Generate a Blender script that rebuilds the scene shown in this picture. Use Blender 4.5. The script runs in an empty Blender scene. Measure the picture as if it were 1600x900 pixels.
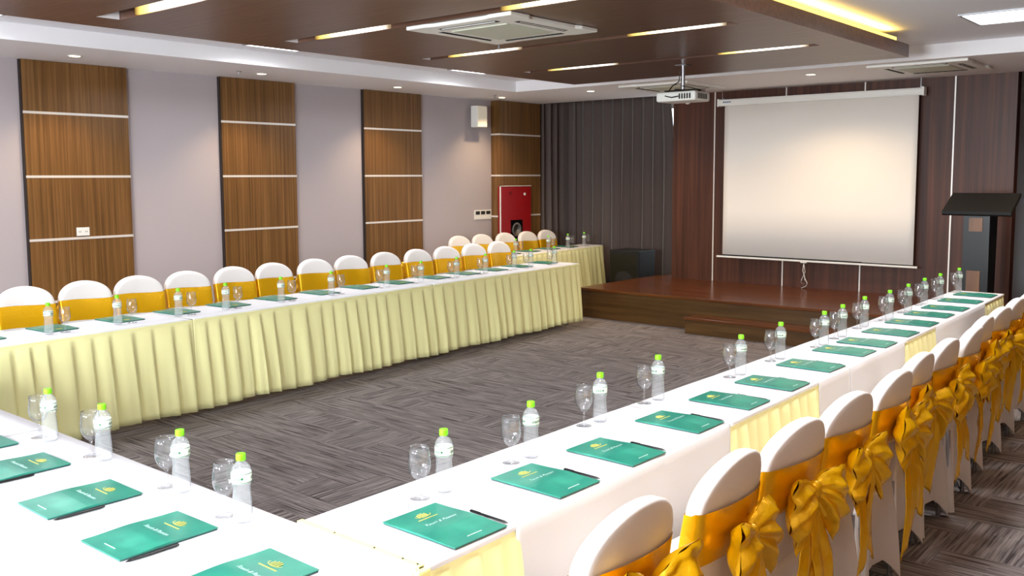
import bpy, math, random
from mathutils import Vector, Matrix, noise
PI = math.pi
S = bpy.context.scene
C = S.collection
random.seed(7)

# ------------------------------------------------------------ camera
cam_d = bpy.data.cameras.new('camera'); cam = bpy.data.objects.new('camera', cam_d); C.objects.link(cam)
YAW, PITCH, ROLL, FPX, PPX, PPY, EYE = -.7017, -.09385, .00377, 1458.3, 800., 413., 1.83
fw = Vector((math.sin(YAW)*math.cos(PITCH), math.cos(YAW)*math.cos(PITCH), math.sin(PITCH)))
rt = Vector((math.cos(YAW), -math.sin(YAW), 0)); dn = fw.cross(rt)
r2 = rt*math.cos(ROLL)+dn*math.sin(ROLL); d2 = -rt*math.sin(ROLL)+dn*math.cos(ROLL)
M3 = Matrix((r2, -d2, -fw)).transposed()
cam.matrix_world = Matrix.Translation((0, 0, EYE)) @ M3.to_4x4()
cam_d.sensor_fit = 'HORIZONTAL'; cam_d.sensor_width = 36; cam_d.lens = FPX/1600*36
cam_d.shift_x = (800-PPX)/1600; cam_d.shift_y = (PPY-450)/1600
cam_d.clip_start = .05
S.camera = cam

# ------------------------------------------------------------ light, world, exposure
S.view_settings.view_transform = 'Standard'; S.view_settings.look = 'None'
S.view_settings.gamma = 1; S.view_settings.use_curve_mapping = False
S.view_settings.exposure = 0.52
W = bpy.data.worlds.new('world'); S.world = W; W.use_nodes = True
W.node_tree.nodes['Background'].inputs[0].default_value = (.85, .93, 1, 1)
W.node_tree.nodes['Background'].inputs[1].default_value = 2.2

def area(name, loc, rot, sx, sy, watt, col, spread=PI):
    l = bpy.data.lights.new(name, 'AREA'); l.shape = 'RECTANGLE'; l.size = sx; l.size_y = sy
    l.energy = watt; l.color = col; l.spread = spread
    o = bpy.data.objects.new(name, l); C.objects.link(o); o.location = loc; o.rotation_euler = rot
    return o
ZB, ZT, ZS = 2.96, 3.10, 2.90        # border ceiling, tray ceiling, underside of the wood canopy
COOL = (.93, .96, 1.0); WARM = (1.0, .72, .42)
# added fill light, set at three unseen windows behind the camera
for wx, ww in ((-7.2, 40), (-4.6, 220), (-2.0, 430)):
    area('window_daylight', (wx, -2.62, 1.75), (PI/2, 0, 0), 1.7, 1.7, ww, (.90, .95, 1.0))
PANELS = [(-7.54, 8.41), (-1.88, 8.41), (-7.54, 5.6), (-1.88, 5.6), (-7.54, 2.8), (-1.88, 2.8), (-7.54, 0.2), (-1.88, 0.2)]
for px_, py_ in PANELS:
    area('panel_light', (px_, py_, ZT-.02), (0, 0, 0), .56, .56, 18 if px_ < -5 else 30, COOL, 2.85)
area('cove_light', (-2.86, 4.8, 3.035), (PI, 0, 0), .05, 7.5, 30, (1.0, .62, .12))
DOWN = [(-8.77, 4.107), (-8.77, 6.148), (-8.80, 8.19), (-8.83, 10.237), (-7.315, 10.29), (-4.293, 10.29), (-8.77, 2.07), (-1.3, 10.29), (-.62, 8.2), (-.62, 6.15), (-.62, 4.1), (-.62, 2.07)]  # aisle lamps are unseen, added to warm the right chair backs
for dx, dy in DOWN:
    l = bpy.data.lights.new('downlight_lamp', 'SPOT'); l.energy = 11 if dx > -1 else (55 if dy < 10.25 else 85); l.color = (1.0, .58, .30) if dx > -1 else WARM; l.spot_size = 1.9 if dy < 10.25 else 2.5; l.spot_blend = .7; l.shadow_soft_size = .035
    o = bpy.data.objects.new('downlight_lamp', l); C.objects.link(o); o.location = (dx, dy, ZB-.015)

# ------------------------------------------------------------ helpers
def rgb(h, g=2.2):
    return tuple((int(h[i:i+2], 16)/255)**g for i in (0, 2, 4)) + (1,)
def mat(name, col, rough=.6, metal=0, spec=.5, sheen=0, coat=0):
    m = bpy.data.materials.new(name); m.use_nodes = True; b = m.node_tree.nodes['Principled BSDF']
    b.inputs['Base Color'].default_value = col if len(col) == 4 else col+(1,)
    b.inputs['Roughness'].default_value = rough; b.inputs['Metallic'].default_value = metal
    b.inputs['Specular IOR Level'].default_value = spec
    b.inputs['Sheen Weight'].default_value = sheen; b.inputs['Coat Weight'].default_value = coat
    return m
def N(m, t, **k):
    n = m.node_tree.nodes.new(t)
    for a, v in k.items():
        if a.startswith('i_'): n.inputs[a[2:].replace('_', ' ')].default_value = v
        else: setattr(n, a, v)
    return n
def L(m, a, b): m.node_tree.links.new(a, b)
def coords(m, scale=(1, 1, 1), rot=(0, 0, 0), src='Object'):
    tc = N(m, 'ShaderNodeTexCoord'); mp = N(m, 'ShaderNodeMapping')
    mp.inputs['Scale'].default_value = scale; mp.inputs['Rotation'].default_value = rot
    L(m, tc.outputs[src], mp.inputs[0]); return mp.outputs[0]
def ramp(m, fac, stops):
    r = N(m, 'ShaderNodeValToRGB'); e = r.color_ramp.elements
    while len(e) < len(stops): e.new(.5)
    for i, (p, c) in enumerate(stops): e[i].position = p; e[i].color = c
    L(m, fac, r.inputs[0]); return r.outputs[0]
def emat(name, col, s):
    m = bpy.data.materials.new(name); m.use_nodes = True; nt = m.node_tree; nt.nodes.clear()
    e = nt.nodes.new('ShaderNodeEmission'); o = nt.nodes.new('ShaderNodeOutputMaterial')
    e.inputs[0].default_value = col if len(col) == 4 else col+(1,); e.inputs[1].default_value = s
    nt.links.new(e.outputs[0], o.inputs[0]); return m
def wood(name, c1, c2, c3, scale, rough, spec=.5):
    m = mat(name, c1, rough, spec=spec); b = m.node_tree.nodes['Principled BSDF']
    v = coords(m, scale)
    n1 = N(m, 'ShaderNodeTexNoise', i_Scale=1.0, i_Detail=6.0, i_Roughness=.65); L(m, v, n1.inputs['Vector'])
    c = ramp(m, n1.outputs['Fac'], [(.28, c1), (.5, c2), (.72, c3)])
    L(m, c, b.inputs['Base Color']); return m
def bump(m, scale, strength, dist=.002, vec=None):
    b = m.node_tree.nodes['Principled BSDF']
    n = N(m, 'ShaderNodeTexNoise', i_Scale=scale, i_Detail=3.0)
    L(m, vec or coords(m), n.inputs['Vector'])
    bp = N(m, 'ShaderNodeBump', i_Strength=strength, i_Distance=dist); L(m, n.outputs['Fac'], bp.inputs['Height']); L(m, bp.outputs[0], b.inputs['Normal'])

class MB:
    def __init__(s): s.v = []; s.f = []; s.mi = []; s.cur = 0
    def add(s, vs, fs):
        o = len(s.v); s.v += [tuple(p) for p in vs]; s.f += [tuple(i+o for i in f) for f in fs]; s.mi += [s.cur]*len(fs); return s
    def box(s, x0, x1, y0, y1, z0, z1):
        x0, x1 = sorted((x0, x1)); y0, y1 = sorted((y0, y1)); z0, z1 = sorted((z0, z1))
        return s.add([(x0, y0, z0), (x1, y0, z0), (x1, y1, z0), (x0, y1, z0), (x0, y0, z1), (x1, y0, z1), (x1, y1, z1), (x0, y1, z1)],
                     [(0, 3, 2, 1), (4, 5, 6, 7), (0, 1, 5, 4), (1, 2, 6, 5), (2, 3, 7, 6), (3, 0, 4, 7)])
    def lathe(s, prof, seg=20, c=(0, 0, 0), axis='z', cap=True):
        vs = []; fs = []; n = len(prof)
        for r, z in prof:
            for k in range(seg):
                a = 2*PI*k/seg; x, y = r*math.cos(a), r*math.sin(a)
                p = (x, y, z) if axis == 'z' else ((z, x, y) if axis == 'x' else (y, z, x))
                vs.append((p[0]+c[0], p[1]+c[1], p[2]+c[2]))
        for i in range(n-1):
            for k in range(seg):
                k2 = (k+1) % seg; fs.append((i*seg+k, i*seg+k2, (i+1)*seg+k2, (i+1)*seg+k))
        if cap:
            fs.append(tuple(range(seg))[::-1]); fs.append(tuple((n-1)*seg+k for k in range(seg)))
        return s.add(vs, fs)
    def tube(s, pts, r, seg=8):
        pts = [Vector(p) for p in pts]; vs = []; fs = []
        up = Vector((0, 0, 1))
        for i, p in enumerate(pts):
            d = (pts[min(i+1, len(pts)-1)]-pts[max(i-1, 0)]).normalized()
            a = d.cross(up if abs(d.z) < .95 else Vector((1, 0, 0))).normalized(); b = d.cross(a)
            rr = r[i] if isinstance(r, (list, tuple)) else r
            vs += [p+a*rr*math.cos(2*PI*k/seg)+b*rr*math.sin(2*PI*k/seg) for k in range(seg)]
        for i in range(len(pts)-1):
            for k in range(seg):
                k2 = (k+1) % seg; fs.append((i*seg+k, i*seg+k2, (i+1)*seg+k2, (i+1)*seg+k))
        fs.append(tuple(range(seg))[::-1]); fs.append(tuple((len(pts)-1)*seg+k for k in range(seg)))
        return s.add(vs, fs)
    def grid(s, rows, closed=False):
        n = len(rows[0]); vs = [p for r in rows for p in r]; fs = []
        for i in range(len(rows)-1):
            for k in range(n if closed else n-1):
                k2 = (k+1) % n; fs.append((i*n+k, i*n+k2, (i+1)*n+k2, (i+1)*n+k))
        return s.add(vs, fs)
    def prism(s, poly, a0, a1, axis='y'):
        n = len(poly); vs = []
        for a in (a0, a1):
            for p, q in poly: vs.append({'y': (p, a, q), 'x': (a, p, q), 'z': (p, q, a)}[axis])
        fs = [tuple(range(n))[::-1], tuple(range(n, 2*n))]+[(k, (k+1) % n, n+(k+1) % n, n+k) for k in range(n)]
        return s.add(vs, fs)
    def mesh(s, name, mats, smooth=False):
        me = bpy.data.meshes.new(name); me.from_pydata(s.v, [], s.f); me.validate()
        for m in (mats if isinstance(mats, (list, tuple)) else [mats]): me.materials.append(m)
        if len(s.mi) == len(me.polygons): me.polygons.foreach_set('material_index', s.mi)
        if smooth: me.polygons.foreach_set('use_smooth', [True]*len(me.polygons))
        me.update(); return me
    def build(s, name, mats, parent=None, smooth=False, bevel=0, solid=0):
        o = bpy.data.objects.new(name, s.mesh(name, mats, smooth)); C.objects.link(o)
        if parent: o.parent = parent
        if solid: md = o.modifiers.new('solid', 'SOLIDIFY'); md.thickness = solid; md.offset = 0
        if bevel:
            md = o.modifiers.new('bevel', 'BEVEL'); md.width = bevel; md.segments = 2; md.limit_method = 'ANGLE'
        return o
def tag(o, label=None, cat=None, group=None, kind=None):
    if label: o['label'] = label
    if cat: o['category'] = cat
    if group: o['group'] = group
    if kind: o['kind'] = kind
    return o
def struct(mb, name, m, **k):
    o = mb.build(name, m, **k); o['kind'] = 'structure'; return o
def empty(name, loc=(0, 0, 0), rz=0, **k):
    o = bpy.data.objects.new(name, None); C.objects.link(o); o.location = loc; o.rotation_euler = (0, 0, rz); o.empty_display_size = .1
    return tag(o, **k)
def kids(o): return [c for c in ALL.get(o.name, [])]
def copy_tree(o, parent=None):
    c = o.copy(); C.objects.link(c); c.parent = parent
    for ch in o.children: copy_tree(ch, c)
    return c
ORD = ['first', 'second', 'third', 'fourth', 'fifth', 'sixth', 'seventh', 'eighth', 'ninth', 'tenth', 'eleventh', 'twelfth', 'thirteenth', 'fourteenth', 'fifteenth']

# ------------------------------------------------------------ materials
white_paint = mat('white_paint', rgb('EDEBEE'), .55)
tray_paint = mat('tray_paint', rgb('E6E6EC'), .5)
wall_fabric = mat('wall_fabric', rgb('AEA5A8'), .85); bump(wall_fabric, 260, .25)
oak = wood('zebrano_wood', rgb('4E351C'), rgb('6F4E2A'), rgb('8A643D'), (9, 34, .5), .38)
dark_wood = wood('dark_wood_canopy', rgb('4E352A'), rgb('5F4437'), rgb('715446'), (1.2, 30, 30), .36)
front_wood = wood('front_wall_wood', rgb('341D16'), rgb('4B2C20'), rgb('5F392A'), (22, 9, .5), .42, .35)
stage_wood = wood('stage_wood', rgb('45250F'), rgb('5E3418'), rgb('734221'), (.8, 16, 16), .22)
stage_face = wood('stage_face_wood', rgb('3D2814'), rgb('4F361B'), rgb('624626'), (.9, 16, 20), .3)
alu = mat('aluminium_strip', rgb('E8E2DC'), .35, .3)
cloth_w = mat('white_cloth', rgb('DFDEE2'), .8, sheen=.15)
spandex = mat('white_spandex', rgb('EAE5E2'), .7, sheen=.1)
cream = mat('cream_satin', rgb('FBF6B2'), .6, sheen=.1)
gold = mat('gold_satin', rgb('EEB40E'), .27, .48)
bump(gold, 55, .5, .004)
black = mat('black_plastic', rgb('0E0D0F'), .35)
black_matt = mat('black_matt', rgb('0B090A'), .7)
steel = mat('steel', rgb('A8A8AC'), .3, .9)
white_pl = mat('white_plastic', rgb('E9E8E2'), .4)
ac_grille = mat('ac_grille', rgb('C6C8B6'), .6)
dark_pl = mat('dark_slot', rgb('23211F'), .8)  # flat dark colour for slots, holes, switch keys and woofer ring
red = mat('red_enamel', rgb('8E0610'), .35)
curtain_m = mat('curtain_fabric', rgb('5C504C'), .8, sheen=.2)
curtain_d = mat('dark_curtain_fabric', rgb('2A2627'), .85)
screen_m = mat('screen_fabric', rgb('F6F0E8'), .9)
cap_g = mat('green_cap', rgb('7FE81C'), .35)
label_w = mat('label_film', rgb('E6F0E4'), .4)
label_g = mat('label_green', rgb('2F6F45'), .4)
ink = mat('silver_ink', rgb('D8F3EA'), .4)
goldink = mat('gold_ink', rgb('D9CF6A'), .35, .3)
paper = mat('paper_edge', rgb('274C48'), .6)
lensm = mat('lens_glass', rgb('0A0C12'), .05)
door_m = mat('door_paint', rgb('3A3536'), .5)
em_down = emat('downlight_glow', (1, .80, .5), 14)
em_panel = emat('panel_glow', (.96, .98, 1), 5)
em_cove = emat('cove_glow', (1, .66, .12), 2.2)

folder_m = mat('folder_cover', rgb('1E8270'), .3)
b = folder_m.node_tree.nodes['Principled BSDF']
nz = N(folder_m, 'ShaderNodeTexNoise', i_Scale=7.0, i_Detail=2.0); L(folder_m, coords(folder_m), nz.inputs['Vector'])
L(folder_m, ramp(folder_m, nz.outputs['Fac'], [(.3, rgb('1F7264')), (.55, rgb('26806C')), (.75, rgb('3A947E'))]), b.inputs['Base Color'])

def clear(name, tint, edge, refl):
    m = bpy.data.materials.new(name); m.use_nodes = True; nt = m.node_tree; nt.nodes.clear()
    tr = nt.nodes.new('ShaderNodeBsdfTransparent'); tr.inputs[0].default_value = tint
    gl = nt.nodes.new('ShaderNodeBsdfGlossy'); gl.inputs['Roughness'].default_value = .06
    df = nt.nodes.new('ShaderNodeBsdfDiffuse'); df.inputs[0].default_value = (.9, .92, .93, 1)
    fr = nt.nodes.new('ShaderNodeLayerWeight'); fr.inputs[0].default_value = edge; pw = nt.nodes.new('ShaderNodeMath'); pw.operation = 'POWER'; pw.inputs[1].default_value = 2.5; ml = nt.nodes.new('ShaderNodeMath'); ml.operation = 'MULTIPLY'; ml.inputs[1].default_value = .75; ad = nt.nodes.new('ShaderNodeMath'); ad.operation = 'ADD'; ad.inputs[1].default_value = .035
    mx = nt.nodes.new('ShaderNodeMixShader'); m2 = nt.nodes.new('ShaderNodeMixShader'); o = nt.nodes.new('ShaderNodeOutputMaterial')
    m2.inputs[0].default_value = refl
    nt.links.new(tr.outputs[0], m2.inputs[1]); nt.links.new(df.outputs[0], m2.inputs[2])
    nt.links.new(fr.outputs['Facing'], pw.inputs[0]); nt.links.new(pw.outputs[0], ml.inputs[0]); nt.links.new(ml.outputs[0], ad.inputs[0]); nt.links.new(ad.outputs[0], mx.inputs[0]); nt.links.new(m2.outputs[0], mx.inputs[1]); nt.links.new(gl.outputs[0], mx.inputs[2])
    tr_ramp = nt.nodes.new('ShaderNodeValToRGB'); tr_ramp.color_ramp.elements[0].position = .35; tr_ramp.color_ramp.elements[0].color = tint; tr_ramp.color_ramp.elements[1].color = (.55, .56, .58, 1)
    nt.links.new(fr.outputs['Facing'], tr_ramp.inputs[0]); nt.links.new(tr_ramp.outputs[0], tr.inputs[0])
    nt.links.new(mx.outputs[0], o.inputs[0]); return m
glass_m = clear('clear_glass', (.975, .975, .98, 1), .4, .02)
pet_m = clear('clear_bottle_plastic', (.945, .955, .965, 1), .4, .13)
pane_m = clear('window_glass', (.97, .98, .98, 1), .3, 0)

# carpet of plank tiles, streaks turned a quarter from block to block
carpet = mat('carpet', rgb('6E6663'), .95, spec=.1); cb = carpet.node_tree.nodes['Principled BSDF']
def streak(rot):
    v = coords(carpet, (1, 1, 1), (0, 0, rot))
    br = N(carpet, 'ShaderNodeTexBrick', offset=.43, i_Scale=1.0, i_Mortar_Size=0.0)
    br.inputs['Brick Width'].default_value = .34; br.inputs['Row Height'].default_value = .017
    br.inputs['Color1'].default_value = rgb('4A4343'); br.inputs['Color2'].default_value = rgb('958C88'); L(carpet, v, br.inputs['Vector'])
    mp = N(carpet, 'ShaderNodeMapping'); mp.inputs['Scale'].default_value = (3.2, 85, 1); L(carpet, v, mp.inputs[0])
    n = N(carpet, 'ShaderNodeTexNoise', i_Scale=1.0, i_Detail=2.0); L(carpet, mp.outputs[0], n.inputs['Vector'])
    c = ramp(carpet, n.outputs['Fac'], [(.36, rgb('352F30')), (.46, rgb('756C6A')), (.66, rgb('9C9491'))])
    mx = N(carpet, 'ShaderNodeMixRGB', i_Fac=.55); L(carpet, br.outputs['Color'], mx.inputs[1]); L(carpet, c, mx.inputs[2]); return mx.outputs[0]
br = N(carpet, 'ShaderNodeTexBrick', offset=.5, i_Scale=1.0, i_Mortar_Size=0.0)
br.inputs['Brick Width'].default_value = .5; br.inputs['Row Height'].default_value = .25
br.inputs['Color1'].default_value = (0, 0, 0, 1); br.inputs['Color2'].default_value = (1, 1, 1, 1); L(carpet, coords(carpet), br.inputs['Vector'])
th = ramp(carpet, br.outputs['Color'], [(.49, (0, 0, 0, 1)), (.51, (1, 1, 1, 1))])
mx = N(carpet, 'ShaderNodeMixRGB'); L(carpet, th, mx.inputs[0]); L(carpet, streak(0), mx.inputs[1]); L(carpet, streak(PI/2), mx.inputs[2])
L(carpet, mx.outputs[0], cb.inputs['Base Color'])

# ------------------------------------------------------------ room shell
XL, XR, YB, YF, YC = -9.39, .35, -2.4, 11.6, 12.75
struct(MB().box(XL-.15, XR+.15, YB-.15, YC+.15, -.1, 0), 'floor', carpet)
struct(MB().box(XL-.15, XL, YB-.15, YC+.15, 0, 3.3), 'wall_left', wall_fabric)
struct(MB().box(XR, XR+.15, YB-.15, YC+.15, 0, 3.3), 'wall_right', oak)
wb = MB(); edges = [XL, -8.05, -6.35, -5.45, -3.75, -2.85, -1.15, XR]
for i in range(0, 7, 2): wb.box(edges[i], edges[i+1], YB-.15, YB, 0, 3.3)
for i in range(1, 7, 2): wb.box(edges[i], edges[i+1], YB-.15, YB, 0, .9); wb.box(edges[i], edges[i+1], YB-.15, YB, 2.6, 3.3)
struct(wb, 'wall_back', wall_fabric)
for i in range(1, 7, 2):  # unseen windows, added to let the fill light in
    a, b_ = edges[i], edges[i+1]; f = MB()
    f.box(a, a+.06, YB-.1, YB-.03, .9, 2.6).box(b_-.06, b_, YB-.1, YB-.03, .9, 2.6).box(a, b_, YB-.1, YB-.03, .9, .96).box(a, b_, YB-.1, YB-.03, 2.54, 2.6).box((a+b_)/2-.02, (a+b_)/2+.02, YB-.1, YB-.03, .96, 2.54)
    w = struct(f, 'window_%d' % ((i+1)//2), white_pl)
    g = MB().box(a+.06, b_-.06, YB-.07, YB-.065, .96, 2.54).build('pane', pane_m, w)
# ceiling: border ring, raised tray, curtain pocket at the front
struct(MB().box(XL-.15, -8.15, YB-.15, YF, ZB, 3.3).box(-1.27, XR+.15, YB-.15, YF, ZB, 3.3).box(-8.15, -1.27, 9.74, YF, ZB, 3.3).box(-8.15, -1.27, YB-.15, -1.2, ZB, 3.3), 'ceiling', white_paint)
struct(MB().box(-8.15, -1.27, -1.2, 9.74, ZT, 3.3), 'ceiling_tray', tray_paint)
struct(MB().box(XL-.15, XR+.15, YF, YC+.15, 3.15, 3.3), 'ceiling_curtain_pocket', white_paint)
# front: timber wall, windows behind curtains on both sides
struct(MB().box(-6.82, -2.47, YF, YF+.16, .385, 3.15), 'wall_front', front_wood)
struct(MB().box(XL-.15, XR+.15, YC, YC+.15, 0, .5).box(XL-.15, XR+.15, YC, YC+.15, 2.95, 3.15).box(XL-.15, -9.0, YC, YC+.15, .5, 2.95).box(-6.3, XR+.15, YC, YC+.15, .5, 2.95), 'wall_front_outer', white_paint)
w4 = struct(MB().box(-9.0, -8.92, YC, YC+.08, .5, 2.95).box(-6.38, -6.3, YC, YC+.08, .5, 2.95).box(-9.0, -6.3, YC, YC+.08, .5, .58).box(-9.0, -6.3, YC, YC+.08, 2.87, 2.95).box(-7.68, -7.62, YC, YC+.08, .58, 2.87), 'window_4', white_pl)
MB().box(-8.92, -6.38, YC+.03, YC+.035, .58, 2.87).build('pane', pane_m, w4)
for i, x in enumerate((-6.172, -5.157, -4.147, -3.115)):
    struct(MB().box(x-.008, x+.008, YF-.008, YF-.001, .386, ZB-.001), 'trim_%d' % (i+1), alu)

# oak panels on the left wall with pale metal strips
side_shade_m = mat('shadow_gap', rgb('2E2420'), .8)  # dark strip paints the shade on each panel's side face
def oak_panel(n, y0, y1, x1):
    o = struct(MB().box(XL+.001, x1, y0, y1, 0, ZB-.002), 'trim_%d' % n, [oak])
    if n < 9: MB().box(XL+.001, x1-.004, y0-.015, y0-.001, 0, ZB-.003).build('shadow_gap', side_shade_m, o)
    for z in (.615, 1.23, 1.845, 2.46):
        MB().box(XL+.001 if x1 > XL+.1 else x1-.01, x1+.004, y0-.004, y1+.003, z-.012, z+.012).build('metal_strip', alu, o)
    return o
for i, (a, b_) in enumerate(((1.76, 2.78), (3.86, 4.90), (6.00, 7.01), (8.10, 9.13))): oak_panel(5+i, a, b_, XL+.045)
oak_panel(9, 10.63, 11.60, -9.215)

# wooden ceiling canopy with light slots
SX0, SX1, SY0, SY1 = -6.60, -2.82, .25, 8.96
slots = [(1.58, .17), (3.06, .17), (4.57, .14), (6.07, .13), (7.53, .13)]
can = empty('ceiling_canopy', (0, 0, 0), label='dark wood canopy panel hanging under the white tray ceiling, cut by lit slots', cat='ceiling panel')
cm = MB(); y = SY0; T = ZS+.115
for ys, w_ in slots:
    cm.box(SX0, SX1, y, ys, ZS, T); cm.box(SX0, -6.22, ys, ys+w_, ZS, T); cm.box(-3.12, SX1, ys, ys+w_, ZS, T); y = ys+w_
cm.box(SX0, SX1, y, SY1, ZS, T); cm.box(SX0+.3, SX1-.3, SY0+.3, SY1-.3, T, T+.01)
cm.build('timber_panel', dark_wood, can)
glow_m = bpy.data.materials.new('slot_led'); glow_m.use_nodes = True; nt = glow_m.node_tree; nt.nodes.clear()  # glow on the slot's far wall and its falloff, put into emission
tc = nt.nodes.new('ShaderNodeTexCoord'); sp = nt.nodes.new('ShaderNodeSeparateXYZ'); r1 = nt.nodes.new('ShaderNodeValToRGB'); em = nt.nodes.new('ShaderNodeEmission'); oo = nt.nodes.new('ShaderNodeOutputMaterial')
e = r1.color_ramp.elements
while len(e) < 5: e.new(.5)
for i, (p, c) in enumerate(((0, (.06, .03, .005, 1)), (.2, (.75, .55, .15, 1)), (.45, (1.25, 1.15, .95, 1)), (.75, (1.2, 1.15, 1, 1)), (1, (.1, .07, .04, 1)))): e[i].position = p; e[i].color = c
nt.links.new(tc.outputs['Generated'], sp.inputs[0]); nt.links.new(sp.outputs[0], r1.inputs[0]); nt.links.new(r1.outputs[0], em.inputs[0]); em.inputs[1].default_value = 3.0; nt.links.new(em.outputs[0], oo.inputs[0])
for ys, w_ in slots:
    for a, b_ in ((-5.97, -5.12), (-4.05, -3.22)):
        MB().box(a, b_, ys+w_-.022, ys+w_-.002, ZS+.003, ZS+.06).build('slot_lamp', glow_m, can)
    MB().box(-6.219, -6.213, ys+.003, ys+w_-.003, ZS+.002, ZS+.1).build('slot_end_plate', white_paint, can)  # white plate stands in for the brightly lit slot end
    MB().box(-6.21, -3.13, ys+.002, ys+w_-.024, ZS+.075, ZS+.08).build('slot_back_plate', dark_wood, can)
MB().box(SX1-.012, SX1-.002, .6, 8.62, T+.001, T+.028).build('cove_led_strip', em_cove, can)
for x in (-5.9, -4.7, -3.5):
    for y in (1.2, 4.2, 8.4): MB().lathe([(.012, T+.01), (.012, ZT)], 8, (x, y, 0)).build('hanger_rod', steel, can)

# stage and its step
st = empty('stage', (0, 0, 0), label='low brown timber stage with glossy top under the projection screen', cat='stage')
MB().box(-7.13, XR-.01, 9.83, YF-.002, .0, .35).prism([(-7.13, YF-.002), (-6.83, YF-.002), (-6.83, 12.3), (-6.87, 12.3)], 0, .35, 'z').build('stage_body', stage_face, st)
MB().box(-7.15, XR-.01, 9.805, YF-.002, .351, .385).prism([(-7.15, YF-.002), (-6.83, YF-.002), (-6.83, 12.3), (-6.88, 12.3)], .351, .385, 'z').build('stage_top', stage_wood, st, bevel=.004)
sp_ = empty('stage_step', (0, 0, 0), label='long brown timber step lying against the front of the stage', cat='step')
MB().box(-5.41, -3.2, 9.52, 9.82, 0, .165).build('step_body', stage_face, sp_)
MB().box(-5.42, -3.19, 9.505, 9.803, .166, .192).build('step_tread', stage_wood, sp_, bevel=.003)

# curtains
def curtain(name, path, z0, z1, m, label, period=.19, amp=.072, slit=0):
    P = [Vector(p+(0,)) for p in path]; seg = [(P[i+1]-P[i]).length for i in range(len(P)-1)]; Ln = sum(seg); n = int(Ln/.012); base = []
    for i in range(n+1):
        u = Ln*i/n; k = 0; w = u
        while k < len(seg)-1 and w > seg[k]: w -= seg[k]; k += 1
        d = (P[k+1]-P[k])/seg[k]; base.append((P[k]+d*w, d, Vector((d.y, -d.x, 0)), u))
    rows = []
    for j in range(13):
        t = j/12; z = z0+(z1-z0)*t; row = []
        for p, d, nn, u in base:
            ph = u/period*2*PI+2.2*noise.noise(Vector((u*1.1, 0, 3)))
            a = amp*(1-.35*t)*(1+.4*noise.noise(Vector((u*3, z*.3, 0))))
            q = p+nn*(a*math.sin(ph)+.02*noise.noise(Vector((u*5, z*.7, 9))))+d*(.014*math.sin(2*ph)-slit*max(0, (t-.72)/.28)*max(0, (u/Ln-.85)/.15))
            row.append((q.x, q.y, z))
        rows.append(row)
    o = MB().grid(rows).build(name, m, smooth=True, solid=.005)
    return tag(o, label, 'curtain')
curtain('curtain', [(-9.29, 11.68), (-9.29, 12.25), (-9.12, 12.42), (-7.265, 12.42)], .02, 3.13, curtain_m, 'grey-brown pleated curtain beside the fire cabinet, left of the screen wall', slit=.10)
curtain('curtain', [(-2.44, 12.30), (.30, 12.30)], .02, 3.13, curtain_d, 'very dark curtain at the right edge of the timber screen wall')
tag(MB().box(-9.3, .3, 12.36, 12.48, 3.131, 3.149).build('curtain_rail', white_pl), 'white curtain rail in the ceiling pocket above the curtains', 'curtain rail')

# ------------------------------------------------------------ tables, cloths, skirts
H = .75
def quad_pt(q, u, v):
    A, B, Cc, D = q   # inner near, inner far, outer far, outer near
    a = Vector(A).lerp(Vector(B), u); b2 = Vector(D).lerp(Vector(Cc), u); return a.lerp(b2, v)
def table(q, label, group):
    c = quad_pt(q, .5, .5); t = empty('folding_table', (c.x, c.y, 0), label=label, cat='table', group=group)
    ins = [quad_pt(q, u, v)-c for u, v in ((.01, .03), (.99, .03), (.99, .97), (.01, .97))]
    MB().prism([(p.x, p.y) for p in ins], H-.035, H-.008, 'z').build('tabletop', white_pl, t)
    for u, v in ((.06, .12), (.94, .12), (.94, .88), (.06, .88)):
        p = quad_pt(q, u, v)-c
        MB().tube([(p.x, p.y, H-.036), (p.x, p.y, .02)], .016).lathe([(.02, 0), (.02, .02)], 10, (p.x, p.y, 0)).build('leg', steel, t)
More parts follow.
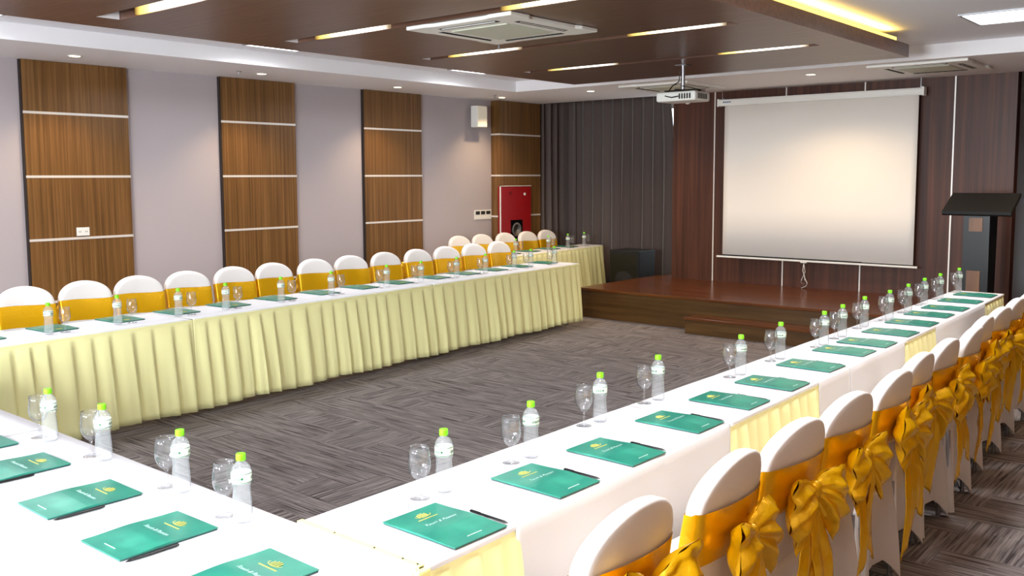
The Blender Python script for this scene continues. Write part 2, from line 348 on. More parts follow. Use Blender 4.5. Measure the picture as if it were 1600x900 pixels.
def cloth(q, label, group, drape=(), inner=0.02, ends=(0, 0)):
    """white cloth: flat top with soft edge, draped to near the floor over the given stretches of the outer side"""
    Ln = (Vector(q[1])-Vector(q[0])).length; n = max(8, int(Ln/.03)); m = MB(); rows = []
    side = (quad_pt(q, .5, 1)-quad_pt(q, .5, 0)).normalized()
    secs = [(0, -.004, -inner), (0, -.004, -.006), (0, 0, 0)]+[(v/6, 0, 0) for v in range(1, 6)]+[(1, 0, 0)]
    for (v, off, dz) in secs:
        r = []
        for i in range(n+1):
            p = quad_pt(q, i/n, v)+side*off
            w = .0025*noise.noise(Vector((p.x*2.2, p.y*2.2, 1)))
            r.append((p.x, p.y, H+dz+w))
        rows.append(r)
    m.grid(rows)
    # outer overhang
    for (u0, u1, drop) in ([(0, 1, .03)] if not drape else drape):
        k = max(6, int(Ln*(u1-u0)/.03)); rr = []
        for j, t in enumerate((0, .01, .06, .2, .4, .6, .8, 1)):
            r = []
            for i in range(k+1):
                u = u0+(u1-u0)*i/k; p = quad_pt(q, u, 1)
                wv = math.sin(u*Ln*9+1.3*math.sin(u*Ln*3))*.016*t+.010*t*noise.noise(Vector((u*Ln*4, 0, 0)))
                z0 = H+.0025*noise.noise(Vector((p.x*2.2, p.y*2.2, 1)))
                p = p+side*((.006 if j else 0)+.03*t*min(1, drop*2)+wv*min(1, drop*2)); r.append((p.x, p.y, z0-drop*t-(.001 if j else 0)))
            rr.append(r)
        m.grid(rr)
    if ends[0]:
        rr = []
        for t in (0, .02, .2, .5, 1):
            rr.append([tuple(quad_pt(q, 0, v/10)+(Vector(q[0])-Vector(q[1])).normalized()*((.005 if t else 0)+.025*t+.008*t*math.sin(v*2))+Vector((0, 0)))+(H-ends[0]*t,) for v in range(11)])
        m.grid(rr)
    o = m.build('tablecloth', cloth_w, smooth=True, solid=.003); return tag(o, label, 'tablecloth', group)
def skirt(p0, p1, out, label, group, zt=H-.006, zb=.05, seed=0, period=.155, base=.008):
    p0 = Vector(p0+(0,)); p1 = Vector(p1+(0,)); out = Vector(out+(0,)).normalized(); Ln = (p1-p0).length; d = (p1-p0)/Ln
    rnd = random.Random(seed); cuts = [0]
    while cuts[-1] < Ln: cuts.append(cuts[-1]+period*rnd.uniform(.75, 1.2))
    n = int(Ln/.009); rows = []; ci = 0; prof = []
    for i in range(n+1):
        u = Ln*i/n
        while ci < len(cuts)-2 and u >= cuts[ci+1]: ci += 1
        f = (u-cuts[ci])/(cuts[ci+1]-cuts[ci]); prof.append((u, f, ci))
    for j, t in enumerate((0, .015, .04, .045, .1, .2, .35, .5, .65, .8, .92, 1)):
        r = []
        for (u, f, ci) in prof:
            a = 0 if t <= .04 else (.004+.046*min(1, (t-.04)*1.3)**.75)*max(0, min(1, u/.05, (Ln-u)/.05))
            g = math.sin(f*PI/1.55) if f < .78 else math.sin(.78*PI/1.55)*(1-((f-.78)/.22))**1.6
            g2 = .35*math.sin(2*PI*f*2+ci)*t
            rr_ = random.Random(ci*13+seed).uniform(.7, 1.25)
            off = base+a*rr_*(g+.25*g2)+.030*t
            uu = u+(.02*t*math.sin(PI*f) if t > .04 else 0)
            z = zt-(zt-zb)*t+(.008*math.sin(u*7+seed) if t == 1 else 0)
            p = p0+d*uu+out*off; r.append((p.x, p.y, z))
        rows.append(r)
    o = MB().grid(rows).build('table_skirt', cream, smooth=True, solid=.003); return tag(o, label, 'table skirt', group)

# left row
LA, LB = Vector((-6.33, 1.75)), Vector((-6.825, 9.36)); Ldir = (LB-LA).normalized(); Lout = Vector((-Ldir.y, Ldir.x))
def Lp(s, v): p = LA+Ldir*s+Lout*v; return (p.x, p.y)
def LY(y): return (y-LA.y)/Ldir.y
lseg = [(1.75, 3.83), (3.84, 6.615), (6.625, 9.36)]; nm = ['near', 'middle', 'far']
for i, (a, b_) in enumerate(lseg):
    s0, s1 = LY(a), LY(b_); q = [Lp(s0, 0), Lp(s1, 0), Lp(s1, .56), Lp(s0, .56)]
    table(q, 'table under white cloth in the long left row, %s section' % nm[i], 'tables of the left row')
    cloth(q, 'white cloth on the long left table row, %s section' % nm[i], 'white cloths of the left row', inner=.012)
    skirt(Lp(s0-.004, -.004), Lp(s1+.006, -.004), (-Lout.x, -Lout.y), 'pale yellow pleated skirt on the long left table row, %s section' % nm[i], 'yellow skirts of the left row', seed=i+3)
# rear row behind the left one
RA, RB = Vector((-8.03, 7.9)), Vector((-8.36, 12.10)); Rdir = (RB-RA).normalized(); Rout = Vector((-Rdir.y, Rdir.x))
def Rp(s, v): p = RA+Rdir*s+Rout*v; return (p.x, p.y)
for i, (a, b_) in enumerate(((0, 2.1), (2.11, 4.21))):
    q = [Rp(a, 0), Rp(b_, 0), Rp(b_, .40), Rp(a, .40)]
    table(q, 'table under white cloth by the fire cabinet, %s of the two' % ('nearer', 'farther')[i], 'tables of the rear row')
    cloth(q, 'white cloth on the short table row by the fire cabinet, %s piece' % ('nearer', 'farther')[i], 'white cloths of the rear row', inner=.012)
    skirt(Rp(a, -.004), Rp(b_, -.004), (-Rout.x, -Rout.y), 'pale yellow pleated skirt on the short row by the grey curtain, %s piece' % ('nearer', 'farther')[i], 'yellow skirts of the rear row', seed=20+i, period=.13)
# right row (tapers slightly with distance)
def ri(y): return -2.352-(y-1.75)*.0112
def ro(y): return -1.800-.030*(y-1.75)+.0000*y
rseg = [(1.752, 3.66, [(2.15, 3.66)]), (3.665, 5.2, [(4.72, 5.2)]), (5.205, 7.0, [(5.205, 6.25)]), (7.005, 9.32, [(7.005, 8.55)])]
rn = ['nearest', 'second', 'third', 'farthest']
for i, (a, b_, dr) in enumerate(rseg):
    q = [(ri(a), a), (ri(b_), b_), (ro(b_), b_), (ro(a), a)]
    table(q, 'table under white cloth in the right row, %s section from the camera' % rn[i], 'tables of the right row')
    fr = [((y0-a)/(b_-a), (y1-a)/(b_-a), .69) for y0, y1 in dr]; rest = []
    c0 = 0
    for f in fr:
        if f[0] > c0+.01: rest.append((c0, f[0], .012))
        c0 = f[1]
    if c0 < .99: rest.append((c0, 1, .012))
    cloth(q, 'white cloth on the right table row, %s section from the camera' % rn[i], 'white cloths of the right row', drape=fr+rest, inner=.35)
for i, (a, b_) in enumerate(((1.745, 2.15), (3.68, 4.70), (6.27, 6.98), (8.57, 9.32))):
    a, b_ = a-(.045 if i else 0), min(b_+.045, 9.325)
    skirt((ro(a), a), (ro(b_), b_), (1, .03), 'pale yellow pleated skirt behind the chairs of the right row, %s stretch' % rn[i], 'yellow skirts of the right row', seed=40+i, period=.12, zt=H-.004, base=.001)
# yellow header band with pins along the seam between the near table and the right row
band_m = mat('band_satin', rgb('EFE694'), .6)
sb = empty('skirt_band', (-2.08, 1.745, H), label='narrow pale yellow band with pins along the seam of near and right tables', cat='table skirt')
MB().box(-.27, .275, -.0135, .007, .0045, .0075).box(-.27, .275, -.0135, -.0105, -.06, .0045).build('band', band_m, sb)
MB().box(.272, .296, -.034, .016, -.70, .001).build('corner_fold', band_m, sb, bevel=.006)
for x in (-.1, .08, .2, .26): MB().lathe([(.003, .006), (.0035, .009), (.001, .011)], 8, (x, -.003, 0)).build('pin', black, sb)
# near row
for i, (x0, x1) in enumerate(((-4.10, -1.815), (-6.25, -4.11))):
    q = [(x1, 1.728), (x0, 1.728), (x0, 1.212), (x1, 1.212)]
    table(q, 'table under white cloth in the front row, %s half' % ('right-hand', 'left-hand')[i], 'tables of the front row')
    cloth(q, 'white cloth on the front table row, %s half' % ('right-hand', 'left-hand')[i], 'white cloths of the front row', drape=[(0, 1, .7)], inner=.012, ends=((.7, 0), (0, 0))[i])

# ------------------------------------------------------------ chairs
def w_back(z):
    if z > .86: return .212*max(0, 1-((z-.86)/.14)**2.1)**(1/2.1)
    return .205+.007*(z-.45)/.41
def back_y(x, z): return -.205-.085*(z-.45)/.55+.022*(x/.21)**2
def outline(n=72):
    pts = [(-w_back(z), z) for z in [.44+.42*k/12 for k in range(13)]]
    for k in range(1, 24):
        a = PI-PI*k/24; c_, s_ = math.cos(a), math.sin(a)
        pts.append((.212*math.copysign(abs(c_)**(2/2.1), c_), .86+.14*abs(s_)**(2/2.1)))
    pts += [(w_back(z), z) for z in [.86-.42*k/12 for k in range(13)]]
    return pts
def backrest_mesh():
    ol = outline(); m = MB(); rows = []
    cx, cz = 0, .72
    for s, dy in ((.0, -.029), (.5, -.030), (.90, -.030), (.965, -.029), (.990, -.026), (1, -.019), (1, .010), (.985, .021), (.955, .028), (.88, .031), (.5, .034), (0, .034)):
        rows.append([(cx+(x-cx)*s, back_y(cx+(x-cx)*s, cz+(z-cz)*s)+dy, cz+(z-cz)*s) for x, z in ol])
    m.grid(rows, closed=True); return m
def sup(a, n):  # rounded-square unit loop
    c_, s_ = math.cos(a), math.sin(a); return (math.copysign(abs(c_)**(2/n), c_), math.copysign(abs(s_)**(2/n), s_))
def cover_mesh():
    m = MB(); rows = []; K = 96
    rnd = [noise.noise(Vector((k*.21, 0, 5))) for k in range(K)]
    # seat top
    for s, z in ((.02, .492), (.5, .492), (.85, .487), (.97, .478), (1, .46)):
        r = []
        for k in range(K):
            x, y = sup(2*PI*k/K, 6); r.append((x*.207*s, -.028+y*.202*s-.0, z))
        rows.append(r)
    for j in range(1, 15):
        t = j/14; r = []
        for k in range(K):
            a = 2*PI*k/K; x, y = sup(a, 6+6*t)
            cor = abs(math.sin(2*a)); cor = min(1, max(0, (cor-.05)/.72)); cor = cor**1.05
            hx, hy = .207+.018*t*cor, .202+.024*t*cor
            ins = .040*(t**1.6)*(1-cor)
            hem = .006+.11*(1-cor)**.8
            z = .46-(.46-hem)*t
            rip = .006*math.sin(t*PI)*math.sin(a*10+2*math.sin(a*3))
            r.append((x*(hx-ins+rip), -.028+y*(hy-ins+rip)-.015*t, z))
        rows.append(r)
    m.grid(rows, closed=True); return m
def sash_mesh():
    m = MB(); rows = []; K = 80
    for j in range(9):
        t = j/8; z = .690+.168*t; r = []
        for k in range(K):
            a = 2*PI*k/K; x, y = sup(a, 5); X = x*(w_back(z)+.006)
            rear = max(0, -y); wr = .004*math.sin(t*PI*5+1.5*math.sin(X*15))*rear*(1-min(1, abs(X)/.17))
            zz = z+.006*math.sin(X*11)*(1 if y > 0 else -1)
            r.append((X, back_y(X, z)+y*(.040+.003*math.sin(t*PI))-wr, zz))
        rows.append(r)
    m.grid(rows, closed=True); return m
def fold(t, k, ph):
    """sharp satin fold profile in -1..1"""
    f = (t*k+ph) % 1.0; return (1-abs(2*f-1))*2-1
def loop_mesh(sx, seed, droop):
    """one soft gathered bow loop fanning out from the knot, with crisp pleats"""
    rnd = random.Random(seed); m = MB(); n = 20; K = 34; ph = rnd.random(); ang = rnd.uniform(-.25, .2)-droop*.5; ks = rnd.choice((3, 3.5, 4))
    for side in (-1, 1):
        rows = []
        for i in range(n+1):
            u = i/n; r = []
            for k in range(K+1):
                v = -1+2*k/K
                spread = .018+.125*(u**.75)
                ln = .165*(1-.18*abs(v)**1.5+.06*math.sin(v*7+seed))
                puff = (.006+.040*math.sin(PI*min(1, u*1.02))**.7)*math.sqrt(max(0, 1-v*v))
                pl = .013*fold(v*.5+.5+.05*math.sin(u*5+seed), ks, ph)*min(1, u*3)*(1-.35*u)+.010*noise.noise(Vector((v*3, u*4, seed+side)))
                lx = .010+ln*u*math.cos(v*.35); lz = spread*v-.02*u*u
                x = sx*(lx*math.cos(ang)-lz*math.sin(ang)*.3); z = lz*math.cos(ang)+lx*math.sin(ang)
                y = -.012-.030*u+side*puff*(1 if u < .97 else .2)+pl*(1 if side < 0 else .5)
                r.append((x, y, z))
            rows.append(r if side > 0 else r[::-1])
        m.grid(rows)
    return m
def tail_mesh(sx, ln, seed):
    rnd = random.Random(seed); m = MB(); rows = []; ph = rnd.uniform(0, 6); n = 26; tw = rnd.uniform(-.5, .5)
    for i in range(n+1):
        u = i/n; w_ = .016+.046*min(1, u*1.6); r = []
        for k in range(17):
            v = -1+k/8
            x = sx*(.010+.050*u)+v*w_*math.cos(tw*u)
            y = -.020-.005*u+.010*fold(v*.5+.5+.08*math.sin(u*4+ph), 1.5, ph)*(1-.3*u)+.012*math.sin(u*5+ph)+v*w_*math.sin(tw*u)*.5+.006*noise.noise(Vector((v*2, u*7, seed)))
            z = -u*ln-(.050*v*sx*max(0, u-.6)/.4)
            r.append((x, y, z))
        rows.append(r)
    m.grid(rows); return m
me_back = backrest_mesh().mesh('backrest', spandex, True); me_cover = cover_mesh().mesh('seat_cover', spandex, True)
me_sash = sash_mesh().mesh('sash', gold, True)
lg = MB().tube([(0, 0, .45), (0, 0, .012)], .011).lathe([(.014, 0), (.014, .02)], 10); me_leg = lg.mesh('leg', steel, False)
kn = MB(); kn.lathe([(.004, -.03), (.018, -.026), (.024, -.010), (.021, 0), (.025, .010), (.018, .026), (.004, .03)], 14)
me_knot = kn.mesh('knot', gold, True)
bows = []
for s in range(4):
    a = MB(); a.v, a.f, a.mi = [], [], []
    l1 = loop_mesh(-1, s*7+1, .35+.5*random.random()); l2 = loop_mesh(1, s*7+2, .3+.6*random.random())
    a.add(l1.v, l1.f); a.add(l2.v, l2.f)
    t1 = tail_mesh(-1, random.uniform(.42, .54), s*5+3); t2 = tail_mesh(1, random.uniform(.36, .50), s*5+4)
    bows.append((a.mesh('bow_loops', gold, True), t1.mesh('bow_tail', gold, True), t2.mesh('bow_tail', gold, True)))
def mk(name, me, parent, loc=(0, 0, 0), rot=(0, 0, 0)):
    o = bpy.data.objects.new(name, me); C.objects.link(o); o.parent = parent; o.location = loc; o.rotation_euler = rot; return o
def chair(x, y, rz, label, group, bow=0, with_bow=True):
    t = empty('banquet_chair', (x, y, 0), rz, label=label, cat='chair', group=group)
    mk('backrest', me_back, t); mk('seat_cover', me_cover, t); sa = mk('sash', me_sash, t)
    for sx in (-1, 1):
        for yy in (-.216, .15): mk('leg', me_leg, t, (sx*.190, yy, 0))
    if with_bow:
        L_, t1, t2 = bows[bow % 4]; bz = .765+random.uniform(-.012, .012); tilt = random.uniform(-.22, .22)
        p = (random.uniform(-.012, .03), -.318, bz)
        b_ = mk('bow', L_, t, p, (random.uniform(-.05, .1), tilt, random.uniform(-.15, .15)))
        mk('knot', me_knot, b_, (0, -.022, 0)); 
        for tm in (t1, t2):
            o = mk('tail', tm, b_, (0, -.006, -.005), (0, -tilt, 0)); md = o.modifiers.new('solid', 'SOLIDIFY'); md.thickness = .003
    return t
# measured tops (x at the back's crown, y)
RT = [(-1.255, 1.975), (-1.255, 2.525), (-1.26, 3.04), (-1.268, 3.55), (-1.27, 4.06), (-1.315, 4.54), (-1.329, 5.023), (-1.325, 5.49), (-1.38, 5.96), (-1.40, 6.47), (-1.427, 6.99), (-1.44, 7.50)]
for i, (x, y) in enumerate(RT):
    chair(x-.29, y, PI/2+random.uniform(-.07, .07), 'white chair with big gold bow in the right row, %s from the camera' % ORD[i], 'chairs of the right row', i)
LT = [(-7.501, 3.013), (-7.532, 3.499), (-7.562, 3.967), (-7.593, 4.438), (-7.627, 4.951), (-7.657, 5.425), (-7.691, 5.932), (-7.723, 6.427), (-7.758, 6.966), (-7.793, 7.5), (-7.824, 7.996), (-7.859, 8.521), (-7.893, 9.045)]
for i, (x, y) in enumerate(LT):
    chair(x+.29, y, -PI/2+random.uniform(-.05, .05), 'white chair with gold sash in the long left row, %s from the left' % ORD[i], 'chairs of the left row', i+1)
for i, (x, y) in enumerate(((-9.06, 9.54), (-9.06, 10.02), (-9.03, 10.50), (-8.99, 10.97), (-8.99, 11.44))):
    chair(x+.285, y, -PI/2, 'white chair with gold sash in the short rear row, %s from the left' % ORD[i], 'chairs of the rear row', i)

# ------------------------------------------------------------ table settings
def text_mesh(txt, size, shear=0, bold=0):
    cu = bpy.data.curves.new('t', 'FONT'); cu.body = txt; cu.size = size; cu.shear = shear; cu.align_x = 'CENTER'; cu.offset = bold; cu.extrude = .0001
    o = bpy.data.objects.new('t', cu); C.objects.link(o); dg = bpy.context.evaluated_depsgraph_get()
    me = bpy.data.meshes.new_from_object(o.evaluated_get(dg)); bpy.data.objects.remove(o); return me
def folder_proto():
    t = empty('folder', (0, 0, -5))
    rows = []; W2, L2 = .115, .158
    for j in range(13):
        v = -1+2*j/12; rows.append([(W2*(-1+2*i/8), L2*v, .007+.006*math.exp(-(v*2.2+.1)**2)*(1-.3*(i/4-1)**2)) for i in range(9)])
    m = MB(); m.grid(rows)
    rb = [[(p[0], p[1], .0045) for p in r] for r in rows]; m.grid([list(reversed(r)) for r in rb])
    per = lambda R: R[0]+[r[-1] for r in R[1:-1]]+R[-1][::-1]+[r[0] for r in R[1:-1]][::-1]
    m.grid([per(rb), per(rows)], closed=True)
    m.build('cover', folder_m, t)
    MB().box(-W2+.002, W2-.002, -L2+.002, L2-.002, 0, .0045).build('inner_sheets', paper, t)
    z = .0145
    s = MB()
    for k, (hh) in enumerate((.018, .028, .030, .022)): s.box(-.016+k*.0105-.002, -.016+k*.0105+.002, .098-hh*.4, .098+hh*.6, z-.006, z-.0045)
    for k in range(10): 
        a0, a1 = PI*.9+PI*1.1*k/10, PI*.9+PI*1.1*(k+1)/10
        s.add([(.032*math.cos(a0), .098+.016*math.sin(a0), z-.0045), (.032*math.cos(a1), .098+.016*math.sin(a1), z-.0045), (.029*math.cos(a1), .098+.013*math.sin(a1), z-.0045), (.029*math.cos(a0), .098+.013*math.sin(a0), z-.0045)], [(0, 1, 2, 3)])
    for k in range(14): s.box(-.042+k*.006, -.042+k*.006+.004, .069, .073, z-.0055, z-.0045)
    s.build('emblem', goldink, t)
    tm = text_mesh('Touch & Passion', .0195, .5, -.00035); tm.materials.append(ink); mk('script_line', tm, t, (.0, .012, z-.0005))
    s = MB()
    for k in range(12): s.box(-.03+k*.0052, -.03+k*.0052+.004, -.128, -.1255, .0085, .0095)
    s.build('small_print', ink, t)
    return t
def bottle_proto():
    t = empty('water_bottle', (.3, 0, -5))
    prof = [(.004, .001), (.026, 0), (.030, .006), (.031, .02), (.0305, .05), (.0295, .058), (.0305, .064), (.0285, .074), (.0295, .080), (.0270, .090), (.0282, .096), (.0262, .106), (.0275, .113), (.0305, .122), (.0312, .128), (.0312, .160), (.030, .170), (.026, .179), (.019, .187), (.0135, .192), (.0125, .197), (.0125, .205)]
    MB().lathe(prof, 24).build('bottle_body', pet_m, t, smooth=True)
    MB().lathe([(.0135, .196), (.0152, .197), (.0155, .2), (.0152, .215), (.0135, .218), (.002, .2185)], 20).build('cap', cap_g, t, smooth=False)
    lb = MB().lathe([(.0314, .128), (.0318, .129), (.0318, .159), (.0314, .160)], 24, cap=False).build('label_band', label_w, t, smooth=True)
    g = MB().lathe([(.0320, .129), (.0320, .1315)], 24, cap=False).lathe([(.0320, .1565), (.0320, .1585)], 24, cap=False)
    for a0 in (0, 2.1, 4.2):
        for k in range(7):
            a = a0+k*.13; h = .007+.004*((k*3) % 2); r = .0321
            g.add([(r*math.cos(a), r*math.sin(a), .143-h/2), (r*math.cos(a+.08), r*math.sin(a+.08), .143-h/2), (r*math.cos(a+.08), r*math.sin(a+.08), .143+h/2), (r*math.cos(a), r*math.sin(a), .143+h/2)], [(0, 1, 2, 3)])
        a = a0+1.05; g.add([(.0321*math.cos(a+.14*math.cos(q)), .0321*math.sin(a+.14*math.cos(q)), .144+.0045*math.sin(q)) for q in [k*PI/4 for k in range(8)]], [tuple(range(8))])
    g.build('label_print', label_g, lb)
    return t
def glass_proto():
    t = empty('water_goblet', (.6, 0, -5))
    prof = [(.033, 0), (.033, .0015), (.012, .005), (.0055, .012), (.0042, .03), (.0045, .055), (.009, .064), (.022, .074), (.033, .090), (.0385, .108), (.0385, .128), (.0345, .160), (.0325, .178)]
    inner = [(.0315, .178), (.0335, .160), (.0373, .128), (.0373, .108), (.0318, .091), (.020, .077), (.004, .069)]
    MB().lathe([(.003, .0005)]+prof+inner, 28).build('goblet_glass', glass_m, t, smooth=True)
    return t
def pen_proto():
    t = empty('pen', (.9, 0, -5))
    MB().lathe([(.001, -.083), (.003, -.074), (.0042, -.068), (.0045, .07), (.0036, .08), (.002, .083)], 12, (0, 0, .0046), 'y').build('barrel', black, t)
    MB().box(-.001, .001, .035, .078, .0088, .0102).build('clip', black_matt, t)
    return t
fo, bo, gl, pe = folder_proto(), bottle_proto(), glass_proto(), pen_proto()
first = {}
def put(proto, x, y, rz, label, cat, group, z=H):
    o = proto if proto.name not in first else copy_tree(proto)
    first[proto.name] = 1
    o.location = (x, y, z+.0035); o.rotation_euler = (0, 0, rz); return tag(o, label, cat, group)
# right row
RC = [(-1.81, 2.118), (-1.834, 2.652), (-1.835, 3.10), (-1.870, 3.65), (-1.884, 4.145), (-1.89, 4.631), (-1.916, 5.192), (-1.935, 5.75), (-1.93, 6.128), (-1.945, 6.627), (-1.965, 7.148), (-1.99, 7.65), (-1.995, 8.097), (-2.018, 8.618), (-2.03, 9.14)]
for i, (x, y) in enumerate(RC):
    cx, cy = x-.160, y-.115; r = PI/2+random.uniform(-.02, .02)
    put(fo, cx, cy, r, 'green folder on the right table row, %s from the camera' % ORD[i], 'folder', 'green folders on the right table row')
    put(pe, cx+.06, cy+(.137 if i < 4 else .124), r-.02, 'black pen beside the %s green folder of the right table row' % ORD[i], 'pen', 'pens on the right table row')
RBt = [(-2.198, 2.235), (-2.215, 2.73), (-2.31, 3.33), (-2.33, 3.84), (-2.28, 4.62), (-2.30, 5.17), (-2.275, 5.765), (-2.30, 6.14), (-2.335, 6.65), (-2.32, 7.135), (-2.34, 7.63), (-2.375, 8.16), (-2.385, 8.62), (-2.39, 9.235)]
for i, (x, y) in enumerate(RBt):
    x = max(x, ri(y)+.05)
    put(bo, x, y, i*1.3, 'green-capped water bottle on the right table row, %s from the camera' % ORD[i], 'bottle', 'water bottles on the right table row')
    put(gl, x-.012, y-.105, 0, 'water goblet beside the %s bottle of the right table row' % ORD[i], 'glass', 'stemmed glasses on the right table row')
# near row
NF = [(-2.115, 1.385), (-2.598, 1.378), (-3.08, 1.393), (-3.60, 1.388), (-4.04, 1.378)]
for i, (x, y) in enumerate(NF):
    put(fo, x, y, random.uniform(-.02, .02), 'green folder on the front table row, %s from the right' % ORD[i], 'folder', 'green folders on the front table row')
    if i: put(pe, x+.137, y-.068, .0, 'black pen beside the %s green folder of the front table row' % ORD[i], 'pen', 'pens on the front table row')
for i, (x, y) in enumerate(((-2.49, 1.628), (-2.893, 1.655), (-3.458, 1.66), (-3.888, 1.645))):
    put(bo, x, y, i*2+.5, 'green-capped water bottle on the front table row, %s from the right' % ORD[i], 'bottle', 'water bottles on the front table row')
    put(gl, x-.082, y-.008, 0, 'water goblet beside the %s bottle from the right, front table row' % ORD[i], 'glass', 'stemmed glasses on the front table row')
# left row
LF = [2.45, 2.956, 3.477, 3.967, 4.464, 4.966, 5.48, 6.0, 6.50, 7.08, 7.59, 8.10, 8.60, 9.15]
for i, y in enumerate(LF):
    p = Lp(LY(y), .395)
    put(fo, p[0], p[1], -PI/2+.065, 'green folder on the left table row, %s from the left' % ORD[i], 'folder', 'green folders on the left table row')
LBt = [2.83, 3.34, 3.85, 4.29, 4.86, 5.44, 6.19, 6.69, 7.26, 7.76, 8.30, 8.60, 9.10]
for i, y in enumerate(LBt):
    v = .19 if i < 6 or i in (11, 12) else .215
    p = Lp(LY(y), v)
    put(bo, p[0], p[1], i*.9, 'green-capped water bottle on the left table row, %s from the left' % ORD[i], 'bottle', 'water bottles on the left table row')
    p = Lp(LY(y)+(.11 if i < 6 else -.11), v-.01)
    put(gl, p[0], p[1], 0, 'water goblet beside the %s bottle of the left table row' % ORD[i], 'glass', 'stemmed glasses on the left table row')
# rear row
for i, y in enumerate((9.9, 10.72, 11.25, 11.72)):
    p = Rp(y-RA.y, .10)
    put(bo, p[0], p[1], i, 'green-capped water bottle on the short rear row, %s from the left' % ORD[i], 'bottle', 'water bottles on the short rear row')
    p = Rp(y-RA.y+.12, .10)
    put(gl, p[0], p[1], 0, 'water goblet beside the %s bottle of the short rear row' % ORD[i], 'glass', 'stemmed glasses on the short rear row')
for i, y in enumerate((9.4, 9.95, 10.45, 10.98, 11.50)):
    p = Rp(y-RA.y, .285)
    put(fo, p[0], p[1], -PI/2+.08, 'green folder on the short rear table row, %s from the left' % ORD[i], 'folder', 'green folders on the short rear row')

# ------------------------------------------------------------ ceiling fittings
def downlight(x, y, label):
    t = empty('downlight', (x, y, ZB), label=label, cat='ceiling light', group='round recessed downlights')
    MB().lathe([(.048, -.001), (.062, -.001), (.064, -.006), (.060, -.009), (.048, -.006)], 24, cap=False).build('trim_ring', white_pl, t, smooth=True)
    MB().lathe([(.0475, -.001), (.0475, -.005)], 24).build('lamp_lens', em_down, t)
DL = ['round recessed downlight above the first oak panel in view on the left', 'round recessed downlight above the second oak panel from the left', 'round recessed downlight above the third oak panel from the left', 'round recessed downlight above the wall speaker in the far left corner', 'round recessed downlight above the left part of the grey curtain', 'round recessed downlight above the projection screen', 'round recessed downlight out past the left edge of the photo', 'round recessed downlight above the lectern side, right of the screen']+['round recessed downlight over the aisle behind the right chairs, %s from the stage' % ORD[k] for k in range(4)]
for (x, y), lb in zip(DOWN, DL): downlight(x, y, lb)
pn = ['flat square ceiling panel light above the left wall, farthest', 'flat square ceiling panel light above the right table row, farthest']
for i, (x, y) in enumerate(PANELS):
    if i < 2: lb = pn[i]
    else: lb = 'square ceiling panel light on the %s of the tray, %s from the stage' % (('left', 'right')[i % 2], ORD[i//2])
    t = empty('panel_light', (x, y, ZT), label=lb, cat='ceiling light', group='square ceiling panel lights')
    MB().box(-.3, .3, -.315, -.29, -.012, 0).box(-.3, .3, .29, .315, -.012, 0).box(-.3, -.278, -.29, .29, -.012, 0).box(.278, .3, -.29, .29, -.012, 0).build('frame', steel, t)
    MB().box(-.278, .278, -.29, .29, -.007, -.001).build('diffuser', em_panel, t)
def cassette(x, y, z, label):
    t = empty('air_conditioner_cassette', (x, y, z), label=label, cat='air conditioner', group='ceiling air conditioners')
    m = MB(); a = .49
    oct_ = []
    for i in range(4):
        ang = i*PI/2
        for px_, py_ in ((-a, -a), (-.30, -a), (-.24, -a+.02), (.24, -a+.02), (.30, -a)):
            oct_.append((px_*math.cos(ang)-py_*math.sin(ang), px_*math.sin(ang)+py_*math.cos(ang)))
    m.prism(oct_, -.028, -.001, 'z'); m.build('face_panel', white_pl, t, bevel=.006)
    MB().box(-.26, .26, -.26, .26, -.036, -.028).build('intake_grille', ac_grille, t, bevel=.004)
    for i in range(4):
        ang = i*PI/2; s = MB().box(-.27, .27, .335, .385, -.0295, -.0275).box(-.27, .27, .352, .358, -.034, -.029)
        o = s.build('air_outlet', dark_pl, t); o.rotation_euler = (0, 0, ang)
        MB().box(-.25, .25, .366, .372, -.033, -.0295).build('vane', white_pl, o)
cassette(-4.475, 5.20, ZS, 'square white air conditioner in the middle of the dark wood canopy')
cassette(-3.04, 10.36, ZB, 'square white air conditioner in the white ceiling right of the screen top')
cassette(-6.15, 10.42, ZB, 'square white air conditioner in the white ceiling behind the projector')
def sprinkler(x, y, z, label):
    t = empty('sprinkler', (x, y, z), label=label, cat='sprinkler', group='ceiling sprinklers')
    MB().lathe([(.028, -.0005), (.03, -.003), (.012, -.008)], 16).build('escutcheon', steel, t, smooth=True)
    MB().lathe([(.007, -.008), (.007, -.035), (.017, -.037), (.017, -.040), (.002, -.041)], 12).build('nozzle', steel, t)
sprinkler(-8.74, 6.04-.2, ZB, 'tiny ceiling sprinkler just before the downlight over the second oak panel')
sprinkler(-8.69, 9.93, ZB, 'tiny ceiling sprinkler beside the downlight near the wall speaker')
sprinkler(-5.03, 5.80, ZS, 'tiny ceiling sprinkler under the canopy beside the air conditioner')
# projector
pj = empty('projector', (-4.66, 8.10, ZS), label='white projector on a pole hanging from the wood canopy before the screen', cat='projector')
MB().box(-.06, .06, -.06, .06, -.008, -.001).build('ceiling_plate', steel, pj)
MB().tube([(0, 0, -.008), (0, 0, -.235)], .018, 12).tube([(-.012, 0, -.12), (-.012, 0, -.235)], .012, 8).build('pole', steel, pj)
MB().box(-.2, .16, -.02, .02, -.246, -.236).box(-.02, .02, -.13, .13, -.247, -.237).tube([(-.19, 0, -.241), (-.19, .05, -.26)], .006).tube([(.15, 0, -.241), (.17, .05, -.26)], .006).build('mount_arms', black, pj)
MB().box(-.215, .215, -.15, .15, -.355, -.262).build('body', white_pl, pj, bevel=.02)
MB().lathe([(.038, .14), (.042, .152), (.042, .17), (.034, .175), (.034, .165)], 20, (-.12, 0, -.31), 'y').build('lens', black, pj, smooth=True)
v_ = MB()
for k in range(6): v_.box(.2155, .2175, -.09+k*.03, -.075+k*.03, -.335, -.285)
